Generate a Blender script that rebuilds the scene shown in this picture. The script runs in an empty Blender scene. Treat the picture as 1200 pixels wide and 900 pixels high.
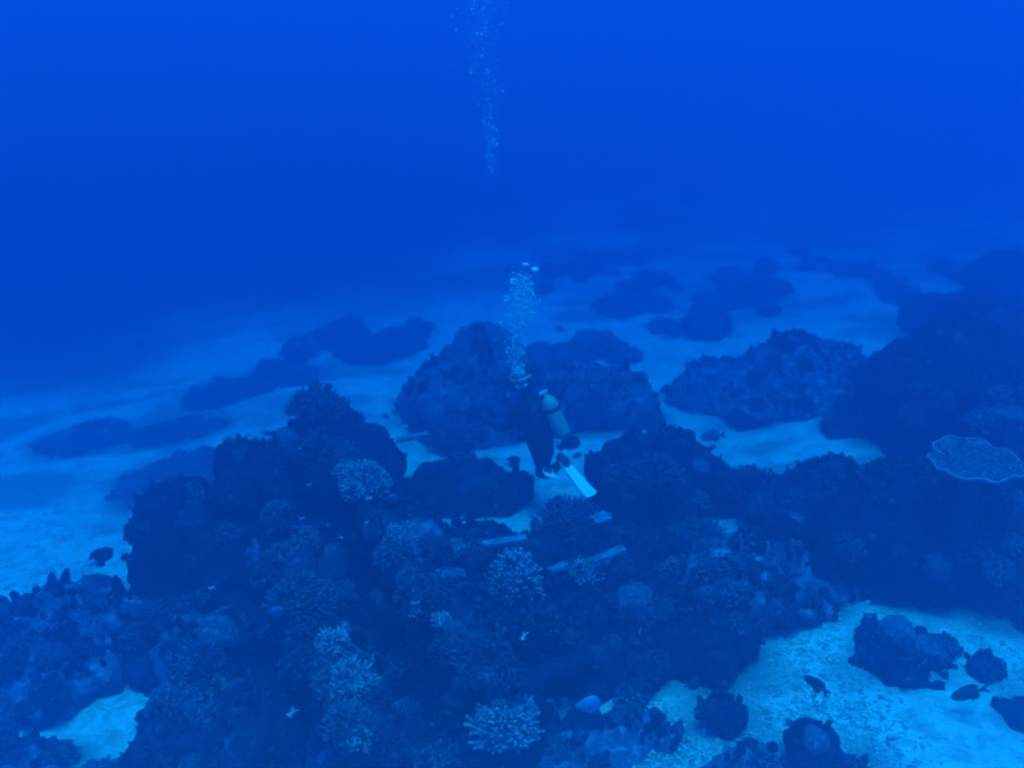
import bpy, bmesh, math, random
import numpy as np
from mathutils import Vector, Matrix, Quaternion
from mathutils.bvhtree import BVHTree

random.seed(7)
RNG = np.random.default_rng(7)
PI = math.pi
scene = bpy.context.scene
COL = scene.collection

# ------------------------------------------------------------------ camera
CAM_H, PITCH, FPX = 4.5, 18.0, 1082.0          # metres, degrees, focal length in pixels of a 1200 wide frame
cam_data = bpy.data.cameras.new('camera')
cam_data.sensor_width = 36.0
cam_data.lens = FPX / 1200.0 * 36.0
cam_data.clip_start = 0.05
cam_data.clip_end = 600.0
cam = bpy.data.objects.new('camera', cam_data)
COL.objects.link(cam)
cam.location = (0, 0, CAM_H)
cam.rotation_euler = (math.radians(90 - PITCH), 0, 0)
scene.camera = cam
cam_data.dof.use_dof = True                     # focused on the near reef, the far water a little soft
cam_data.dof.focus_distance = 7.6
cam_data.dof.aperture_fstop = 0.75

# ------------------------------------------------------------------ sky and sun
SUN_EL, SUN_AZ = 80.0, 175.0                    # nearly overhead, a little behind the camera (azimuth from +y)
world = bpy.data.worlds.new('World')
scene.world = world
world.use_nodes = True
wn = world.node_tree.nodes
wl = world.node_tree.links
sky = wn.new('ShaderNodeTexSky')
sky.sky_type = 'NISHITA'
sky.sun_disc = False
sky.sun_elevation = math.radians(SUN_EL)
sky.sun_rotation = math.radians(SUN_AZ)
bg = wn['Background']
bg.inputs['Strength'].default_value = 0.12
wl.new(sky.outputs[0], bg.inputs[0])

sun_data = bpy.data.lights.new('sun', 'SUN')
sun_data.energy = 4.5
sun_data.angle = math.radians(24)               # sunlight spread out by the waves and the water above
sun_data.color = (1.0, 0.97, 0.92)
sun = bpy.data.objects.new('sun', sun_data)
COL.objects.link(sun)
sd = Vector((math.sin(math.radians(SUN_AZ)) * math.cos(math.radians(SUN_EL)),
             math.cos(math.radians(SUN_AZ)) * math.cos(math.radians(SUN_EL)),
             math.sin(math.radians(SUN_EL))))
sun.rotation_euler = sd.to_track_quat('Z', 'Y').to_euler()
sun.location = (0, 0, 40)

scene.view_settings.view_transform = 'Standard'
scene.view_settings.look = 'None'
scene.view_settings.gamma = 1.0
scene.view_settings.use_curve_mapping = False
scene.view_settings.exposure = 1.2
scene.render.engine = 'CYCLES'
cy = scene.cycles
cy.use_denoising = True
cy.max_bounces = 6
cy.diffuse_bounces = 2
cy.glossy_bounces = 2
cy.transmission_bounces = 3
cy.volume_bounces = 2
cy.transparent_max_bounces = 24
cy.filter_width = 1.9                           # the soft rendering of a small lens behind a housing port
cy.caustics_reflective = False
cy.caustics_refractive = False

# ------------------------------------------------------------------ water (the haze box)
WATER_TOP = 9.5
SIG_S = (0.012, 0.036, 0.088)                   # scattering per metre
SIG_A = (0.40, 0.094, 0.012)                    # absorption per metre
G_ANISO = 0.72
def water_box():
    bm = bmesh.new()
    x0, x1, y0, y1, z0, z1 = -75, 75, -20, 120, -16.5, WATER_TOP
    vs = [bm.verts.new(p) for p in ((x0,y0,z0),(x1,y0,z0),(x1,y1,z0),(x0,y1,z0),(x0,y0,z1),(x1,y0,z1),(x1,y1,z1),(x0,y1,z1))]
    for f in ((3,2,1,0),(4,5,6,7),(0,1,5,4),(1,2,6,5),(2,3,7,6),(3,0,4,7)):
        bm.faces.new([vs[i] for i in f])
    me = bpy.data.meshes.new('haze')
    bm.to_mesh(me); bm.free()
    o = bpy.data.objects.new('haze', me)
    COL.objects.link(o)
    m = bpy.data.materials.new('sea_water_volume')
    m.use_nodes = True
    nt = m.node_tree
    nt.nodes.clear()
    out = nt.nodes.new('ShaderNodeOutputMaterial')
    v = nt.nodes.new('ShaderNodeVolumePrincipled')
    rho = 0.60
    c = [s / rho for s in SIG_S]
    a = [max(0.0, 1 - SIG_A[i] / (rho * (1 - c[i]))) ** 2 for i in range(3)]
    v.inputs['Color'].default_value = (*c, 1)
    v.inputs['Absorption Color'].default_value = (*a, 1)
    v.inputs['Density'].default_value = rho
    v.inputs['Density Attribute'].default_value = ''
    v.inputs['Anisotropy'].default_value = G_ANISO
    nt.links.new(v.outputs[0], out.inputs['Volume'])
    try: m.cycles.homogeneous_volume = True
    except Exception: pass
    me.materials.append(m)
    o['kind'] = 'stuff'
    o['label'] = 'clear blue sea water filling the whole scene'
    return o
water_box()

# ------------------------------------------------------------------ noise
def _h(ix, iy, iz, seed):
    n = (ix.astype(np.int64) * 374761393 + iy.astype(np.int64) * 668265263 + iz.astype(np.int64) * 2147483647 + seed * 974711) & 0xFFFFFFFF
    n = ((n ^ (n >> 13)) * 1274126177) & 0xFFFFFFFF
    n = ((n ^ (n >> 16)) * 2246822519) & 0xFFFFFFFF
    n = n ^ (n >> 13)
    return (n & 0xFFFFFF).astype(np.float64) / 16777216.0

def vnoise(p, seed=0):
    i = np.floor(p); f = p - i
    u = f * f * (3 - 2 * f)
    ix, iy, iz = i[:, 0], i[:, 1], i[:, 2]
    r = 0
    for dx in (0, 1):
        wx = u[:, 0] if dx else 1 - u[:, 0]
        for dy in (0, 1):
            wy = u[:, 1] if dy else 1 - u[:, 1]
            for dz in (0, 1):
                wz = u[:, 2] if dz else 1 - u[:, 2]
                r = r + wx * wy * wz * _h(ix + dx, iy + dy, iz + dz, seed)
    return r * 2 - 1

def fbm(p, seed=0, octv=4, gain=0.5):
    r = 0; a = 1.0; t = 0
    for k in range(octv):
        r = r + a * vnoise(p * (2.03 ** k), seed + k * 17)
        t += a; a *= gain
    return r / t

def worley(p, seed=0):
    i = np.floor(p)
    best = np.full(len(p), 9.0)
    for dx in (-1, 0, 1):
        for dy in (-1, 0, 1):
            for dz in (-1, 0, 1):
                c = i + np.array((dx, dy, dz))
                fx = c[:, 0] + _h(c[:, 0], c[:, 1], c[:, 2], seed)
                fy = c[:, 1] + _h(c[:, 0], c[:, 1], c[:, 2], seed + 101)
                fz = c[:, 2] + _h(c[:, 0], c[:, 1], c[:, 2], seed + 202)
                d = (fx - p[:, 0]) ** 2 + (fy - p[:, 1]) ** 2 + (fz - p[:, 2]) ** 2
                best = np.minimum(best, d)
    return np.sqrt(best)

def knobs(p, seed=0):                           # rounded lumps packed side by side, 0 in the joints to 1 on top
    w = np.clip(worley(p, seed), 0, 1)
    return np.sqrt(np.maximum(0, 1 - w * w))

# ------------------------------------------------------------------ helpers
def mesh_obj(name, verts, faces, mat=None, parent=None, smooth=True, link=True):
    me = bpy.data.meshes.new(name)
    v = np.asarray(verts, dtype=np.float32)
    if isinstance(faces, np.ndarray) and faces.ndim == 2:
        n, k = faces.shape
        me.vertices.add(len(v)); me.vertices.foreach_set('co', v.ravel())
        me.loops.add(n * k); me.loops.foreach_set('vertex_index', faces.astype(np.int32).ravel())
        me.polygons.add(n)
        me.polygons.foreach_set('loop_start', np.arange(0, n * k, k, dtype=np.int32))
        me.update(calc_edges=True)
    else:
        me.from_pydata([tuple(x) for x in v], [], [tuple(f) for f in faces])
        me.update()
    if smooth:
        me.polygons.foreach_set('use_smooth', np.ones(len(me.polygons), dtype=bool))
    if mat: me.materials.append(mat)
    o = bpy.data.objects.new(name, me)
    if link: COL.objects.link(o)
    if parent: o.parent = parent
    return o

def tag(o, label=None, cat=None, group=None, kind=None):
    if label: o['label'] = label
    if cat: o['category'] = cat
    if group: o['group'] = group
    if kind: o['kind'] = kind
    return o

def empty(name, loc=(0, 0, 0), rot=(0, 0, 0), s=1.0):
    o = bpy.data.objects.new(name, None)
    COL.objects.link(o)
    o.location = loc; o.rotation_euler = rot; o.scale = (s, s, s)
    o.empty_display_size = 0.1
    return o

def copy_tree(o, parent=None):
    c = o.copy(); COL.objects.link(c); c.parent = parent
    for ch in list(o.children):
        copy_tree(ch, c)
    return c

class MB:                                        # collects pieces of ONE mesh
    def __init__(s): s.v = []; s.f = []; s.n = 0
    def add(s, v, f):
        s.v.append(np.asarray(v, dtype=np.float64)); s.f += [tuple(i + s.n for i in q) for q in f]; s.n += len(v)
    def tube(s, pts, rads, k=6, cap=True):
        pts = [Vector(p) for p in pts]
        rings = []; ref = None
        for i, p in enumerate(pts):
            t = (pts[min(i + 1, len(pts) - 1)] - pts[max(i - 1, 0)])
            t = t.normalized() if t.length > 1e-9 else Vector((0, 0, 1))
            if ref is None:
                ref = t.orthogonal().normalized()
            ref = (ref - t * ref.dot(t))
            ref = ref.normalized() if ref.length > 1e-6 else t.orthogonal().normalized()
            b = t.cross(ref)
            rings.append([p + (ref * math.cos(2 * PI * j / k) + b * math.sin(2 * PI * j / k)) * rads[i] for j in range(k)])
        v = [q for r in rings for q in r]
        f = []
        for i in range(len(pts) - 1):
            for j in range(k):
                f.append((i * k + j, i * k + (j + 1) % k, (i + 1) * k + (j + 1) % k, (i + 1) * k + j))
        if cap:
            f.append(tuple(range(k - 1, -1, -1)))
            f.append(tuple((len(pts) - 1) * k + j for j in range(k)))
        s.add([tuple(q) for q in v], f)
    def blob(s, c, r, k=6, m=4):
        c = Vector(c); rx, ry, rz = (r if isinstance(r, (tuple, list)) else (r, r, r))
        v = [tuple(c + Vector((0, 0, rz)))]
        for i in range(1, m):
            a = PI * i / m
            for j in range(k):
                b = 2 * PI * j / k
                v.append((c.x + rx * math.sin(a) * math.cos(b), c.y + ry * math.sin(a) * math.sin(b), c.z + rz * math.cos(a)))
        v.append(tuple(c - Vector((0, 0, rz))))
        f = []
        for j in range(k): f.append((0, 1 + j, 1 + (j + 1) % k))
        for i in range(m - 2):
            for j in range(k):
                a, b = 1 + i * k + j, 1 + i * k + (j + 1) % k
                f.append((a, a + k, b + k, b))
        L = len(v) - 1; o = 1 + (m - 2) * k
        for j in range(k): f.append((L, o + (j + 1) % k, o + j))
        s.add(v, f)
    def build(s, name, mat=None, parent=None, smooth=True):
        return mesh_obj(name, np.vstack(s.v), s.f, mat, parent, smooth)

_ico = {}
def ico(sub):
    if sub not in _ico:
        bm = bmesh.new(); bmesh.ops.create_icosphere(bm, subdivisions=sub, radius=1.0)
        v = np.array([x.co[:] for x in bm.verts]); f = np.array([[x.index for x in q.verts] for q in bm.faces])
        bm.free(); _ico[sub] = (v, f)
    return _ico[sub]
def dome(sub, zmin=-0.3):
    key = ('d', sub)
    if key not in _ico:
        v, f = ico(sub)
        keep = (v[f][:, :, 2].max(axis=1) > zmin)
        f = f[keep]
        used = np.unique(f); m = -np.ones(len(v), dtype=int); m[used] = np.arange(len(used))
        _ico[key] = (v[used], m[f])
    return _ico[key]

def ray_dir(u, v):                               # direction of a pixel of the 1200 x 900 photograph
    p = math.radians(PITCH)
    x = (u - 600) / FPX; y = (450 - v) / FPX
    fwd = Vector((0, math.cos(p), -math.sin(p))); up = Vector((0, math.sin(p), math.cos(p)))
    return (fwd + Vector((1, 0, 0)) * x + up * y).normalized()
def at(u, v, z):
    d = ray_dir(u, v); t = (z - CAM_H) / d.z
    return Vector((0, 0, CAM_H)) + d * t
def at_dist(u, v, depth):                        # the point at that distance along the viewing direction
    d = ray_dir(u, v)
    p = math.radians(PITCH); fwd = Vector((0, math.cos(p), -math.sin(p)))
    return Vector((0, 0, CAM_H)) + d * (depth / d.dot(fwd))
def px_per_m(pt):
    p = math.radians(PITCH); fwd = Vector((0, math.cos(p), -math.sin(p)))
    return FPX / max(0.5, (Vector(pt) - Vector((0, 0, CAM_H))).dot(fwd))

# ------------------------------------------------------------------ materials
def principled(name, rough=0.8, spec=0.2):
    m = bpy.data.materials.new(name); m.use_nodes = True
    nt = m.node_tree; b = nt.nodes['Principled BSDF']
    b.inputs['Roughness'].default_value = rough
    b.inputs['Specular IOR Level'].default_value = spec
    return m, nt, b
def node(nt, typ, **kw):
    n = nt.nodes.new(typ)
    for k, v in kw.items():
        if k in n.inputs: n.inputs[k].default_value = v
        else: setattr(n, k, v)
    return n
def ramp(nt, src, stops):
    r = nt.nodes.new('ShaderNodeValToRGB')
    cr = r.color_ramp
    while len(cr.elements) < len(stops): cr.elements.new(0.5)
    for e, (p, c) in zip(cr.elements, stops):
        e.position = p; e.color = (*c, 1) if len(c) == 3 else c
    nt.links.new(src, r.inputs[0])
    return r
def noise(nt, vec, scale, detail=4, rough=0.55, dist=0.0):
    n = nt.nodes.new('ShaderNodeTexNoise')
    n.inputs['Scale'].default_value = scale; n.inputs['Detail'].default_value = detail
    n.inputs['Roughness'].default_value = rough; n.inputs['Distortion'].default_value = dist
    nt.links.new(vec, n.inputs['Vector'])
    return n
def mix(nt, fac, a, b, blend='MIX'):
    m = nt.nodes.new('ShaderNodeMix'); m.data_type = 'RGBA'; m.blend_type = blend
    for sock, val in ((m.inputs[0], fac), (m.inputs[6], a), (m.inputs[7], b)):
        if hasattr(val, 'node'): nt.links.new(val, sock)
        elif isinstance(val, (int, float)): sock.default_value = val
        else: sock.default_value = (*val, 1)
    return m.outputs[2]
def bump(nt, b, h, strength, dist):
    n = nt.nodes.new('ShaderNodeBump'); n.inputs['Strength'].default_value = strength; n.inputs['Distance'].default_value = dist
    nt.links.new(h, n.inputs['Height']); nt.links.new(n.outputs[0], b.inputs['Normal'])

def mat_sand():
    m, nt, b = principled('coral_sand', 0.95, 0.1)
    co = nt.nodes.new('ShaderNodeNewGeometry').outputs['Position']
    big = noise(nt, co, 0.7, 5, 0.6, 0.4); med = noise(nt, co, 5.0, 6, 0.7, 0.6); fine = noise(nt, co, 30, 4, 0.7)
    base = ramp(nt, big.outputs[0], [(0.3, (0.58, 0.55, 0.48)), (0.7, (0.76, 0.73, 0.66))]).outputs[0]
    spots = ramp(nt, med.outputs[0], [(0.36, (0.22, 0.20, 0.17)), (0.54, (1, 1, 1))]).outputs[0]
    c = mix(nt, 0.55, base, spots, 'MULTIPLY')
    grit = ramp(nt, fine.outputs[0], [(0.35, (0.72, 0.70, 0.66)), (0.55, (1, 1, 1))]).outputs[0]
    c = mix(nt, 0.7, c, grit, 'MULTIPLY')
    at_ = nt.nodes.new('ShaderNodeAttribute'); at_.attribute_name = 'cover_and_fade'
    turf = ramp(nt, med.outputs[0], [(0.35, (0.06, 0.05, 0.045)), (0.65, (0.18, 0.15, 0.13))]).outputs[0]  # turf colour, also laid over the far sand to dim it like haze
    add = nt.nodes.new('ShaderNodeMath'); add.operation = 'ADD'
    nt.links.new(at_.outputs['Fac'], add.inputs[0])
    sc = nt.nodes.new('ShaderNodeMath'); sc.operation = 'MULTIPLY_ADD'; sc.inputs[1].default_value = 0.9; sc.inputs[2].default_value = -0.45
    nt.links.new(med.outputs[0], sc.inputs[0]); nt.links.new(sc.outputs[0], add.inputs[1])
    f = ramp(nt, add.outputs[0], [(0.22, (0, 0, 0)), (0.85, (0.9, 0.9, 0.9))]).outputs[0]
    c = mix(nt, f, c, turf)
    nt.links.new(c, b.inputs['Base Color'])
    h = mix(nt, 0.5, med.outputs[0], fine.outputs[0])
    bump(nt, b, h, 0.8, 0.05)
    return m

def mat_reef(name, dark, mid, pale, pale_at=0.62, scale=1.0):
    m, nt, b = principled(name, 0.9, 0.1)
    co = nt.nodes.new('ShaderNodeNewGeometry').outputs['Position']
    n1 = noise(nt, co, 2.2 * scale, 5, 0.65, 0.5); n2 = noise(nt, co, 9 * scale, 5, 0.7, 0.3); n3 = noise(nt, co, 40 * scale, 3, 0.7)
    base = ramp(nt, n1.outputs[0], [(0.32, dark), (0.68, mid)]).outputs[0]
    pf = ramp(nt, n2.outputs[0], [(pale_at - 0.06, (0, 0, 0)), (pale_at + 0.08, (1, 1, 1))]).outputs[0]
    c = mix(nt, pf, base, pale)
    g = ramp(nt, n3.outputs[0], [(0.35, (0.6, 0.6, 0.6)), (0.6, (1.15, 1.15, 1.15))]).outputs[0]
    c = mix(nt, 0.8, c, g, 'MULTIPLY')
    nt.links.new(c, b.inputs['Base Color'])
    h = mix(nt, 0.4, n2.outputs[0], n3.outputs[0])
    bump(nt, b, h, 0.9, 0.04)
    return m

def mat_plain(name, col, var=0.25, scale=12, rough=0.7, spec=0.3, local=True):
    m, nt, b = principled(name, rough, spec)
    co = nt.nodes.new('ShaderNodeTexCoord').outputs['Object'] if local else nt.nodes.new('ShaderNodeNewGeometry').outputs['Position']
    n = noise(nt, co, scale, 4, 0.6)
    lo = tuple(c * (1 - var) for c in col); hi = tuple(min(1, c * (1 + var)) for c in col)
    r = ramp(nt, n.outputs[0], [(0.3, lo), (0.7, hi)])
    nt.links.new(r.outputs[0], b.inputs['Base Color'])
    bump(nt, b, n.outputs[0], 0.3, 0.01)
    return m

M = dict(
    sand=mat_sand(),
    reef=mat_reef('reef_rock', (0.013, 0.006, 0.016), (0.042, 0.018, 0.050), (0.13, 0.07, 0.14), 0.66),
    reef_pale=mat_reef('overgrown_reef_rock', (0.020, 0.010, 0.024), (0.070, 0.035, 0.078), (0.20, 0.12, 0.20), 0.62),
    reef_light=mat_reef('pale_hazed_reef_rock', (0.06, 0.038, 0.066), (0.18, 0.115, 0.19), (0.38, 0.28, 0.37), 0.58),  # pale crusted heads; on left and middle mounds the water's veil painted in
    turf=mat_reef('turf_and_hazed_reef', (0.08, 0.055, 0.08), (0.17, 0.11, 0.16), (0.30, 0.23, 0.28), 0.60, 1.5),  # turf; on far reef its paleness stands in for haze
)

# ------------------------------------------------------------------ seabed
LA, LB = np.array((-9.2, 12.2)), np.array((-1.5, 28.0))      # the edge where the sand falls away on the left
_ld = (LB - LA) / np.linalg.norm(LB - LA); _ln = np.array((-_ld[1], _ld[0]))
def edge_dist(x, y):
    return (x - LA[0]) * _ln[0] + (y - LA[1]) * _ln[1]
def hgt(x, y):
    x = np.asarray(x, float); y = np.asarray(y, float)
    p = np.stack([x, y, np.zeros_like(x)], -1).reshape(-1, 3)
    r = np.hypot(x, y)
    h = np.where(x > 0, 0.085 * x, 0.02 * x) * np.clip(14 / np.maximum(r, 14), 0.3, 1) 
    d = edge_dist(x, y)
    h = h - 0.17 * np.log1p(np.exp(np.clip(d / 2.5, -30, 30))) * 2.5
    h = np.maximum(h, -14 + 0.02 * h)
    h = h + (fbm(p / 2.6, 3, 3) * 0.16 + fbm(p / 0.55, 9, 3) * 0.035).reshape(x.shape)
    return h
def hz(x, y): return float(hgt(np.array([x]), np.array([y]))[0])

def build_seabed():
    xs = np.concatenate([np.linspace(-72, -14, 50), np.linspace(-13.9, 13.9, 330), np.linspace(14, 72, 50)])
    ys = np.concatenate([np.linspace(-17, 3.9, 14), np.linspace(4, 16, 200), np.linspace(16.1, 34, 130), np.linspace(34.5, 117, 50)])
    X, Y = np.meshgrid(xs, ys)
    Z = hgt(X, Y)
    P = np.stack([X, Y, Z], -1).reshape(-1, 3)
    nx, ny = len(xs), len(ys)
    i = np.arange(ny - 1)[:, None] * nx + np.arange(nx - 1)[None, :]
    F = np.stack([i, i + 1, i + nx + 1, i + nx], -1).reshape(-1, 4)
    # skirt: sides and floor close the sheet, so that it has a thickness
    o = mesh_obj('seabed', P, F, M['sand'])
    d = edge_dist(P[:, 0], P[:, 1])
    cov = 0.95 / (1 + np.exp(-(d + fbm(P / 2.6, 31, 4) * 6.0 + 0.5) / 1.6))
    patch = np.clip(P[:, 1] / 4 - 1.4, 0.35, 1) * np.clip((fbm(P * np.array((1, 1.6, 1)) / 1.3, 61, 4) - 0.0) * 2.2, 0, 0.6)          # low turf and rubble in patches on the sand
    far = np.clip((P[:, 1] - 14) / 10, 0, 1) * np.clip(0.45 + fbm(P / 2.8, 47, 4) * 1.6, 0, 1)  # far sand darkened in its colour, in place of thicker haze
    cov = np.clip(np.maximum(np.maximum(cov, far), patch), 0, 1)
    att = o.data.attributes.new('cover_and_fade', 'FLOAT', 'POINT')
    att.data.foreach_set('value', cov.astype(np.float32))
    tag(o, 'pale coral sand seabed between the dark reef mounds', None, None, 'structure')
    return o
seabed = build_seabed()
_sp = seabed.data
_SB = BVHTree.FromPolygons([v.co[:] for v in _sp.vertices], [p.vertices[:] for p in _sp.polygons])
def ground(u, v):                                # where the line of sight of a photo pixel meets the seabed
    loc, n_, i_, d_ = _SB.ray_cast(Vector((0, 0, CAM_H)), ray_dir(u, v))
    return loc if loc is not None else at(u, v, 0.0)

# ------------------------------------------------------------------ reef mounds
FEET = []                                        # (x, y, half width, half depth) of every mound
SURF = []                                        # (verts, faces, depth) of everything corals can grow on
def mound(u, v, hw, dm, h, seed, label, sub=5, mat='reef', name='coral_mound', cat='coral mound', rough=1.0, top=0.75, group=None, rot=0.0):
    """hw: half width in photo pixels at its foot (turned into metres), dm: half depth in metres, h: height in metres"""
    c = ground(u, v)
    rx = hw / px_per_m(c)
    V, F = dome(sub)
    V = V.copy()
    s = np.sign(V[:, 2]) * np.abs(V[:, 2]) ** top
    P = np.stack([V[:, 0] * rx, V[:, 1] * dm, s * h], -1)
    N = np.stack([V[:, 0] / rx, V[:, 1] / dm, V[:, 2] / h], -1)
    N /= np.linalg.norm(N, axis=1)[:, None]
    th = np.arctan2(V[:, 1], V[:, 0])                # an uneven outline
    out = 1 + (0.24 if mat != 'turf' else 0.5) * fbm(np.stack([np.cos(th) * 1.4, np.sin(th) * 1.4, np.full_like(th, seed * 3.3)], -1), seed + 40, 3)
    P[:, 0] *= out; P[:, 1] *= out
    cr, sr = math.cos(rot), math.sin(rot)
    R = np.array(((cr, -sr, 0), (sr, cr, 0), (0, 0, 1)))
    P = P @ R.T; N = N @ R.T
    sz = min(rx, dm, h * 1.3)
    q = P + seed * 13.7
    d = fbm(q / (1.25 * sz), seed, 3) * (0.30 + 0.30 * rough) * sz - 0.06 * sz
    d = d + (1 - 2 * np.abs(fbm(q / 0.42, seed + 3, 3))) * 0.07 * rough - 0.03 * rough
    d = d + (knobs(q / 0.55, seed + 5) - 0.80) * 0.24 * rough * min(1, sz / 0.5)
    d = d + (knobs(q / 0.20, seed + 6) - 0.75) * 0.12 * rough
    d = d + fbm(q / 0.10, seed + 7, 3) * 0.07 * rough
    P = P + N * d[:, None]
    zz = P[:, 2]
    P[:, 2] = np.where(zz < 0, zz * 0.5, zz)
    G = hgt(P[:, 0] + c.x, P[:, 1] + c.y)
    P[:, 2] += (G - c.z) - 0.04
    o = mesh_obj(name, P, F, M[mat])
    o.location = c
    tag(o, label, cat, group)
    FEET.append((c.x, c.y, rx, dm))
    if mat != 'turf': SURF.append((P + np.array(c), F, label))
    return o
MOUNDS = [
 # u, v, hw, dm, h, seed, label, kwargs
 (388,580, 84,.8,1.2, 1,'tall dark reef tower at the back of the main reef, crowned by a bushy coral'),
 (298,630, 68,.55,1.05, 2,'rounded dark reef lump left of the tall tower, standing against the pale sand'),
 (212,690, 41,.42,1.05, 3,'knobbly dark reef lump at the far left end of the main reef'),
 (330,745,165,.9,.32, 4,'broad shaded middle of the main reef below the left hand lumps'),
 (500,700,150,1.0,.32, 5,'wide dark reef hump between the tall tower and the white branching coral'),
 (545,580, 75,.55,.42, 6,'low greyish reef hump behind the main reef, left of the diver'),
 (265,885, 95,.5,.50, 7,'overgrown reef mound at the lower left with pale coral crust'),
 (455,930,160,.6,.24, 8,'dark reef base at the bottom of the picture between two rows of coral'),
 (695,742,165,.85,.52, 9,'very dark broad reef hump under the pale planks'),
 (828,768, 70,.48,.55,10,'dark rounded end of the main reef beside the lower sand patch'),
 (652,655, 52,.38,.32,11,'small overgrown reef knoll just below the diver'),
 (768,598, 80,.6,.92,12,'rounded reef knoll to the right of the white fin'),
 (695,872,108,.30,.13,13,'low rubbly reef patch along the bottom right of the main reef'),
 (850,848, 20,.15,.2,14,'small dark reef knob at the edge of the lower sand patch'),
 (868,908, 44,.16,.13,15,'low crusted reef knob at the bottom edge beside the sand'),
 (945,900, 22,.17,.32,16,'small dark upright boulder on the sand at the bottom edge'),
 (985,915, 45,.2,.14,17,'low dark rock lying against the upright boulder on the sand'),
 ( 55,768,122,.85,.42,18,'wide low reef mound on the left edge, below the black fish'),
 ( 28,908, 66,.25,.18,19,'small low reef patch in the bottom left corner'),
 (165,912, 60,.25,.2,20,'low mottled reef patch beside the sand tongue at the bottom left'),
 (955,605,100,.85,.62,21,'dark reef hump behind the wide low reef on the right'),
 (880,690,120,.8,.48,22,'wide low reef with pale flecks, right of the planks'),
 (920,458,108,1.2,.68,23,'big rounded reef mound standing alone on the sand to the right of the diver'),
 (1155,490,132,2.2,1.25,24,'massive dark reef slope at the right edge behind the plate coral'),
 (1115,662,140,1.0,.8,25,'dark reef mass under the plate coral at the right'),
 (1222,700, 62,.6,.6,26,'steep dark reef flank at the right edge above the sand patch'),
 (1060,770, 60,.42,.10,27,'flat round dark turf patch lying on the lower right sand'),
 (1160,792, 18,.15,.1,28,'small flat dark rock beside the flat turf patch on the right'),
 (1205,838, 30,.2,.09,29,'low dark turf patch at the right edge of the lower sand'),
 (1210,335, 80,1.8,.6,30,'faint far reef rise at the right edge, above the massive slope'),
 (566,482, 80,1.2,1.5,31,'tall pointed reef pinnacle behind the bubbles'),
 (702,485, 74,.9,.62,32,'broad reef mound right of the pointed pinnacle'),
 (508,478, 40,.7,.5,33,'small reef shoulder at the left foot of the pointed pinnacle'),
 (828,388, 27,.6,.55,34,'far upright reef block above the big lone mound'),
 (885,345, 36,1.0,.3,35,'far low reef ridge behind the upright reef block'),
 (745,352, 34,.8,.14,36,'far hazy reef ridge right of the bubbles'),
 (1010,500, 40,.5,.2,37,'low reef toe between the lone mound and the massive right slope'),
 (650,418, 30,.6,.2,38,'hazy reef knob between the pinnacle and the broad mound'),
 (205,560, 62,.9,.12,39,'flat dark turf patch on the left sand behind the main reef'),
 (165,580, 38,.35,.06,40,'small thin turf patch on the left sand nearer the main reef'),
 (205,505, 60,.6,.07,41,'long thin dark turf strip on the left sand'),
 (265,462, 50,.8,.10,42,'hazy turf patch on the left sand near the drop off'),
 (95,515, 48,.7,.07,43,'faint dark turf patch near the left edge of the sand'),
 (445,410, 46,1.1,.16,44,'hazy low reef ridge left of the pointed pinnacle'),
 (395,392, 34,1.0,.12,45,'small far reef ridge near the drop off'),
 (330,440, 45,.8,.14,46,'low hazy reef patch behind the tall tower'),
 (480,392, 24,.9,.15,47,'far faint reef knob on the left of the pinnacle'),
 (790,460, 12,.2,.08,48,'tiny dark stone on the sand left of the lone mound'),
 (845,592, 22,.3,.12,49,'small dark stone in the sand channel beside the dark reef hump'),
 (880,495, 24,.3,.12,50,'flat dark rock at the foot of the big lone mound'),
 (1000,318, 30,.9,.14,51,'far faint reef ridge on the upper right sand'),
 (1130,392, 60,1.4,.8,52,'dim reef shoulder on the upper left of the massive right slope'),
 (600,690, 60,.5,.55,53,'dark reef shelf holding up the white branching coral'),
 (352,664,112,.55,.5,54,'shaded reef saddle between the left hand lumps and the two beams'),
 (490,805, 75,.5,.12,55,'dark floor of the hollow between the two beams'),
 (745,672, 72,.45,.36,56,'small dark hump behind the bright plank end'),
 (468,625, 62,.45,.45,57,'shaded ledge under the sparse pale coral sprig'),
 (555,640, 42,.35,.32,58,'dark ledge carrying the dim wide plank'),
 (385,850, 60,.5,.15,59,'dark flank under the crusted beam'),
 (1130,580,112,.6,.45,60,'dark reef shelf right under the plate coral'),
 (338,715, 46,.32,.90,61,'pale lumpy head at the upper end of the left hand crusted beam'),
 (372,775, 40,.28,.82,62,'pale lumpy head in the upper middle of the left hand crusted beam'),
 (402,832, 44,.28,.78,63,'pale lumpy head in the lower middle of the left hand crusted beam'),
 (420,895, 50,.28,.72,64,'pale lumpy head at the bottom end of the left hand crusted beam'),
 (486,705, 40,.28,.82,65,'grey lumpy head at the upper end of the right hand crusted beam'),
 (526,765, 34,.24,.74,66,'grey lumpy head halfway down the right hand crusted beam'),
 (592,885, 52,.32,.58,67,'stony pillar under the large domed cauliflower coral'),
 (240,790, 58,.4,.62,68,'bulky crusted head on the left of the main reef'),
 (272,705, 50,.4,.78,69,'tall crusted head below the rounded left hand lump'),
 (652,705, 50,.35,.55,70,'dark lumpy head below the faint plank piece'),
]
BIG = {1, 4, 5, 8, 9, 18, 23, 24, 25}
PALE = {6, 7, 11, 13, 15, 18, 20, 22, 21, 12}
TURF_AND_HAZED = {34, 35, 36, 51, 44, 45, 47, 38, 39, 40, 41, 42, 43, 46}  # far ridges and knobs take the paler turf colour as painted haze
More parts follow.
